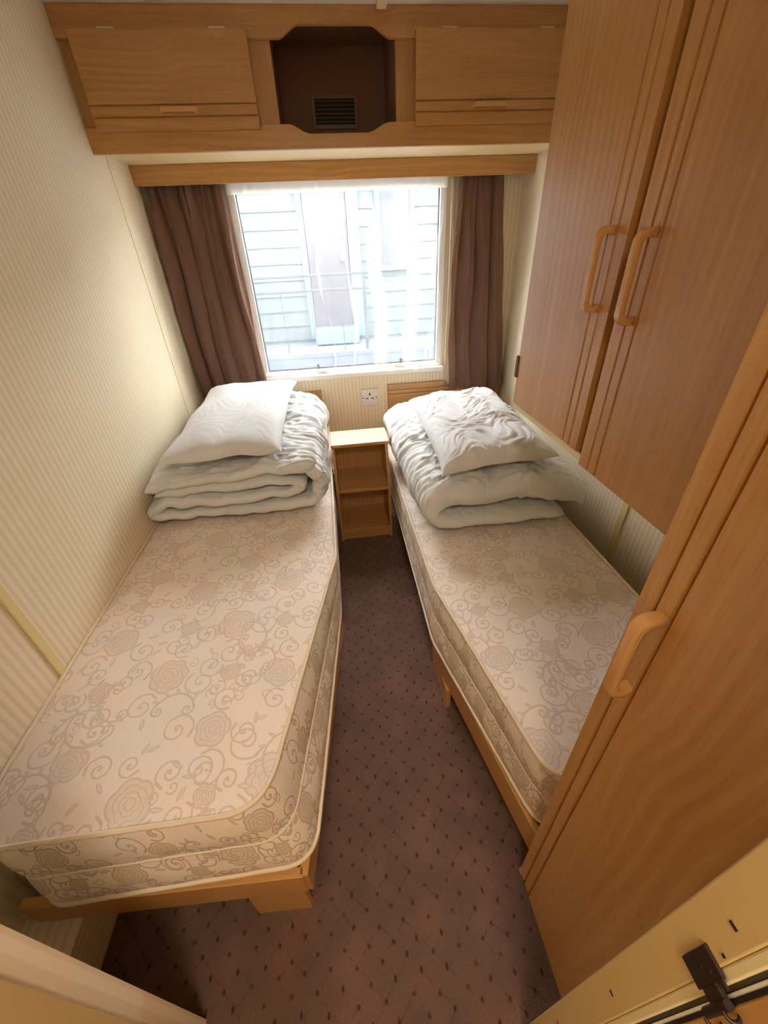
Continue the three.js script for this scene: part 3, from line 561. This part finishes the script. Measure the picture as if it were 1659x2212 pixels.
/* ------------------------------------------------ curtains ------------------------------------------------ */
{
  const sh = (s, v) => { // s across, v from top (0) to hem (1)
    const y = lerp(1.712, 0.69 + 0.015 * Math.sin(s * 9), v), xa = lerp(-0.812, -0.822, v), xb = lerp(-0.445, -0.415, v);
    const ph = s * 4.3 + 0.16 * n2(s * 3, v * 1.2) + .1, k = ph * TAU;
    const amp = lerp(0.018, 0.040, sstep(0, .25, v)) * (0.75 + .35 * n2(s * 4, 2)), tight = 1 - sstep(0, .3, v);
    return [lerp(xa, xb, s) + lerp(.006, .012, v) * Math.sin(2 * k + .6), y, -2.541 + .88 * amp * Math.sin(k + .5 * Math.sin(k)) + .004 * n2(s * 8, v * 3) + tight * .012 * Math.sin(k * 2.6), s * .95, y];
  };
  const t = thing('curtain', 'brown pleated curtain hanging in the left corner of the window', 'curtain', [0, 0, 0], 'brown window curtains');
  mesh('cloth', grid(260, 90, sh), M.curtain, t);
  mesh('heading_tape', grid(120, 4, (s, v) => { const q = sh(s, v * .04); return [q[0], q[1], q[2] - .003, q[3], q[4]]; }), M.netTape, t);
}
{
  const sh = (s, v) => {
    const y = lerp(1.712, 0.60 + 0.03 * Math.sin(s * 5 + .6) + .07 * sstep(.85, 1, s), v), xa = lerp(0.735, 0.728, v) - .025 * Math.sin(Math.PI * v), xb = lerp(0.955, 1.075, Math.pow(v, .8));
    const k = (s * 3.4 + .18 * n2(s * 2 + 5, v * 1.2) + .35) * TAU, amp = lerp(.018, .042, sstep(0, .3, v)) * (.8 + .3 * n2(s * 3, 8)), tight = 1 - sstep(0, .25, v);
    return [lerp(xa, xb, s) + lerp(.006, .014, v) * Math.sin(2 * k + .6), y, -2.540 + .82 * amp * Math.sin(k + .5 * Math.sin(k)) + .006 * n2(s * 6 + 2, v * 3) + tight * .010 * Math.sin(k * 2.7), s * .8, y];
  };
  const t = thing('curtain', 'brown pleated curtain hanging right of the window', 'curtain', [0, 0, 0], 'brown window curtains');
  mesh('cloth', grid(220, 90, sh), M.curtain, t);
  for (let k = 0; k < 4; k++) { const q = sh(.1 + k * .27, 0.01); mesh('hook', new THREE.TorusGeometry(.006, .0015, 6, 14).translate(q[0], 1.708, q[2] + .004), M.steel, t); }
}
/* net curtain */
{
  const sh = (s, v) => {
    const hem = 0.775 + .012 * Math.sin(s * 15) + .012 * n2(s * 9, 3), y = lerp(1.705, hem, v);
    const gather = 0.25 + 1.1 * sstep(.48, .60, s) + .9 * Math.exp(-Math.pow((s - .27 - .05 * v) / .06, 2));
    const k = (s * 13 + .55 * n2(s * 3 + 1, v * 1.3) + .5 * n2(s * 7, 4)) * TAU, f = sstep(0.02, .3, v);
    const crease = .004 * n2(s * 24, v * 14) * sstep(.6, .9, v) * gather;
    return [lerp(WX0 + .004, WX1 - .004, s) + f * .034 * gather * Math.sin(k * .5 + 1) + f * .020 * gather * Math.sin(k), y, -2.566 + (.003 + f * .009 * gather) * Math.sin(k) + crease, s * 1.6, y];
  };
  const t = thing('net_curtain', 'sheer white net curtain gathered across the window', 'net curtain', [0, 0, 0]);
  mesh('cloth', grid(420, 120, sh), M.net, t);
  mesh('heading_tape', grid(160, 6, (s, v) => { const q = sh(s, v * .05); return [q[0], q[1], q[2] + .003, q[3], q[4]]; }), M.netTape, t);
  mesh('hem', grid(160, 3, (s, v) => { const q = sh(s, .985 + v * .015); return [q[0], q[1], q[2] + .002, q[3], q[4]]; }), M.netTape, t);
  mesh('loose_end', grid(24, 50, (s, v) => { const y = lerp(1.70, .655, v); return [lerp(.69, .725, s) + .02 * v * s + .006 * Math.sin(s * 9 + v * 3), y, -2.58 + .008 * Math.sin(s * 14) + .004 * v, s, y]; }), M.netTape, t);
}

/* ------------------------------------------------ outside: neighbouring caravan and its deck ------------------------------------------------ */
{
  const zc = -5.05;
  const t = thing('neighbour_caravan', 'pale boarded caravan with a grey door seen through the window', 'caravan', [0, 0, 0]);
  mesh('core', bx(-4, 4, 0.1, 2.22, zc - 2.4, zc - .03, 'x', 0), M.siding, t);
  for (let k = 0; k < 14; k++) {
    const y = 0.12 + k * .15; const p = [[0, 0], [.028, 0], [.012, .15], [0, .15]];
    const g = extrude(p, 8, 0).applyMatrix4(new THREE.Matrix4().makeBasis(V(0, 0, 1), V(0, 1, 0), V(-1, 0, 0))).translate(4, y, zc - .03); mesh('siding_board', g, M.siding, t);
  }
  const d = mesh('door', bx(-0.17, 0.27, .60, 2.14, zc - .01, zc + .03, 'y', .01), M.doorOut, t);
  mesh('door_frame', merge([bx(-.23, -.17, .58, 2.20, zc - .01, zc + .045), bx(.27, .39, .58, 2.20, zc - .01, zc + .045), bx(-.17, .27, 2.14, 2.20, zc - .01, zc + .045, 'x')]), M.trimOut, t);
  mesh('door_knob', new THREE.SphereGeometry(.035, 16, 12).translate(.2, 1.36, zc + .06), M.white, d);
  const w = mesh('window_frame', merge([bx(.56, .61, 1.24, 2.0, zc - .01, zc + .04), bx(.92, .97, 1.24, 2.0, zc - .01, zc + .04), bx(.61, .92, 1.95, 2.0, zc - .01, zc + .04, 'x'), bx(.56, .97, 1.22, 1.27, zc - .01, zc + .05, 'x')]), M.trimOut, t);
  mesh('pane', bx(.61, .92, 1.27, 1.95, zc, zc + .015, 'y', 0), M.paneOut, w);
  mesh('unseen_roof', bx(-4.1, 4.1, 2.22, 2.28, zc - 2.5, zc + .08, 'x', .01), M.trimOut, t);  // roof out of view, kept low so more sky lights the room
  mesh('step', bx(-.17, .30, .56, .70, zc + .03, zc + .33, 'x', .01), M.trimOut, t);
}
{
  const t = thing('deck', 'raised grey blue deck in front of the neighbouring caravan', 'deck', [0, 0, 0]);
  for (let k = 0; k < 5; k++) mesh('deck_board', bx(-3, 3, .50, .545, -5.0 + k * .125, -4.885 + k * .125, 'x', .004), M.deck, t);
  for (let k = 0; k < 6; k++) mesh('skirt_board', bx(-3 + k * 1.0, -2.01 + k * 1.0, -.5, .5, -4.42, -4.39, 'y', .004), M.deck, t);
}
{
  const t = thing('deck_railing', 'thin metal railing along the neighbouring deck', 'railing', [0, 0, 0]), z = -4.45;
  for (const y of [1.232, 1.105]) mesh('rail', bx(-2.6, .46, y - .012, y + .012, z - .012, z + .012, 'x', .005), M.rail, t);
  for (const x of [-2.5, -1.5, -.75, .36]) mesh('post', bx(x - .015, x + .015, .545, 1.25, z - .015, z + .015, 'y', .004), M.rail, t);
  for (let k = 0; k < 9; k++) mesh('baluster', bx(-2.2 + k * .29, -2.19 + k * .29, .545, 1.1, z - .006, z + .006, 'y', 0), M.rail, t);
}
{ const g = struct('ground', bx(-14, 14, -.6, -.5, -16, 6, 'x', 0), M.ground, 'grey paving outside between the caravans', 'ground'); void g; }

renderer.render(scene, camera);
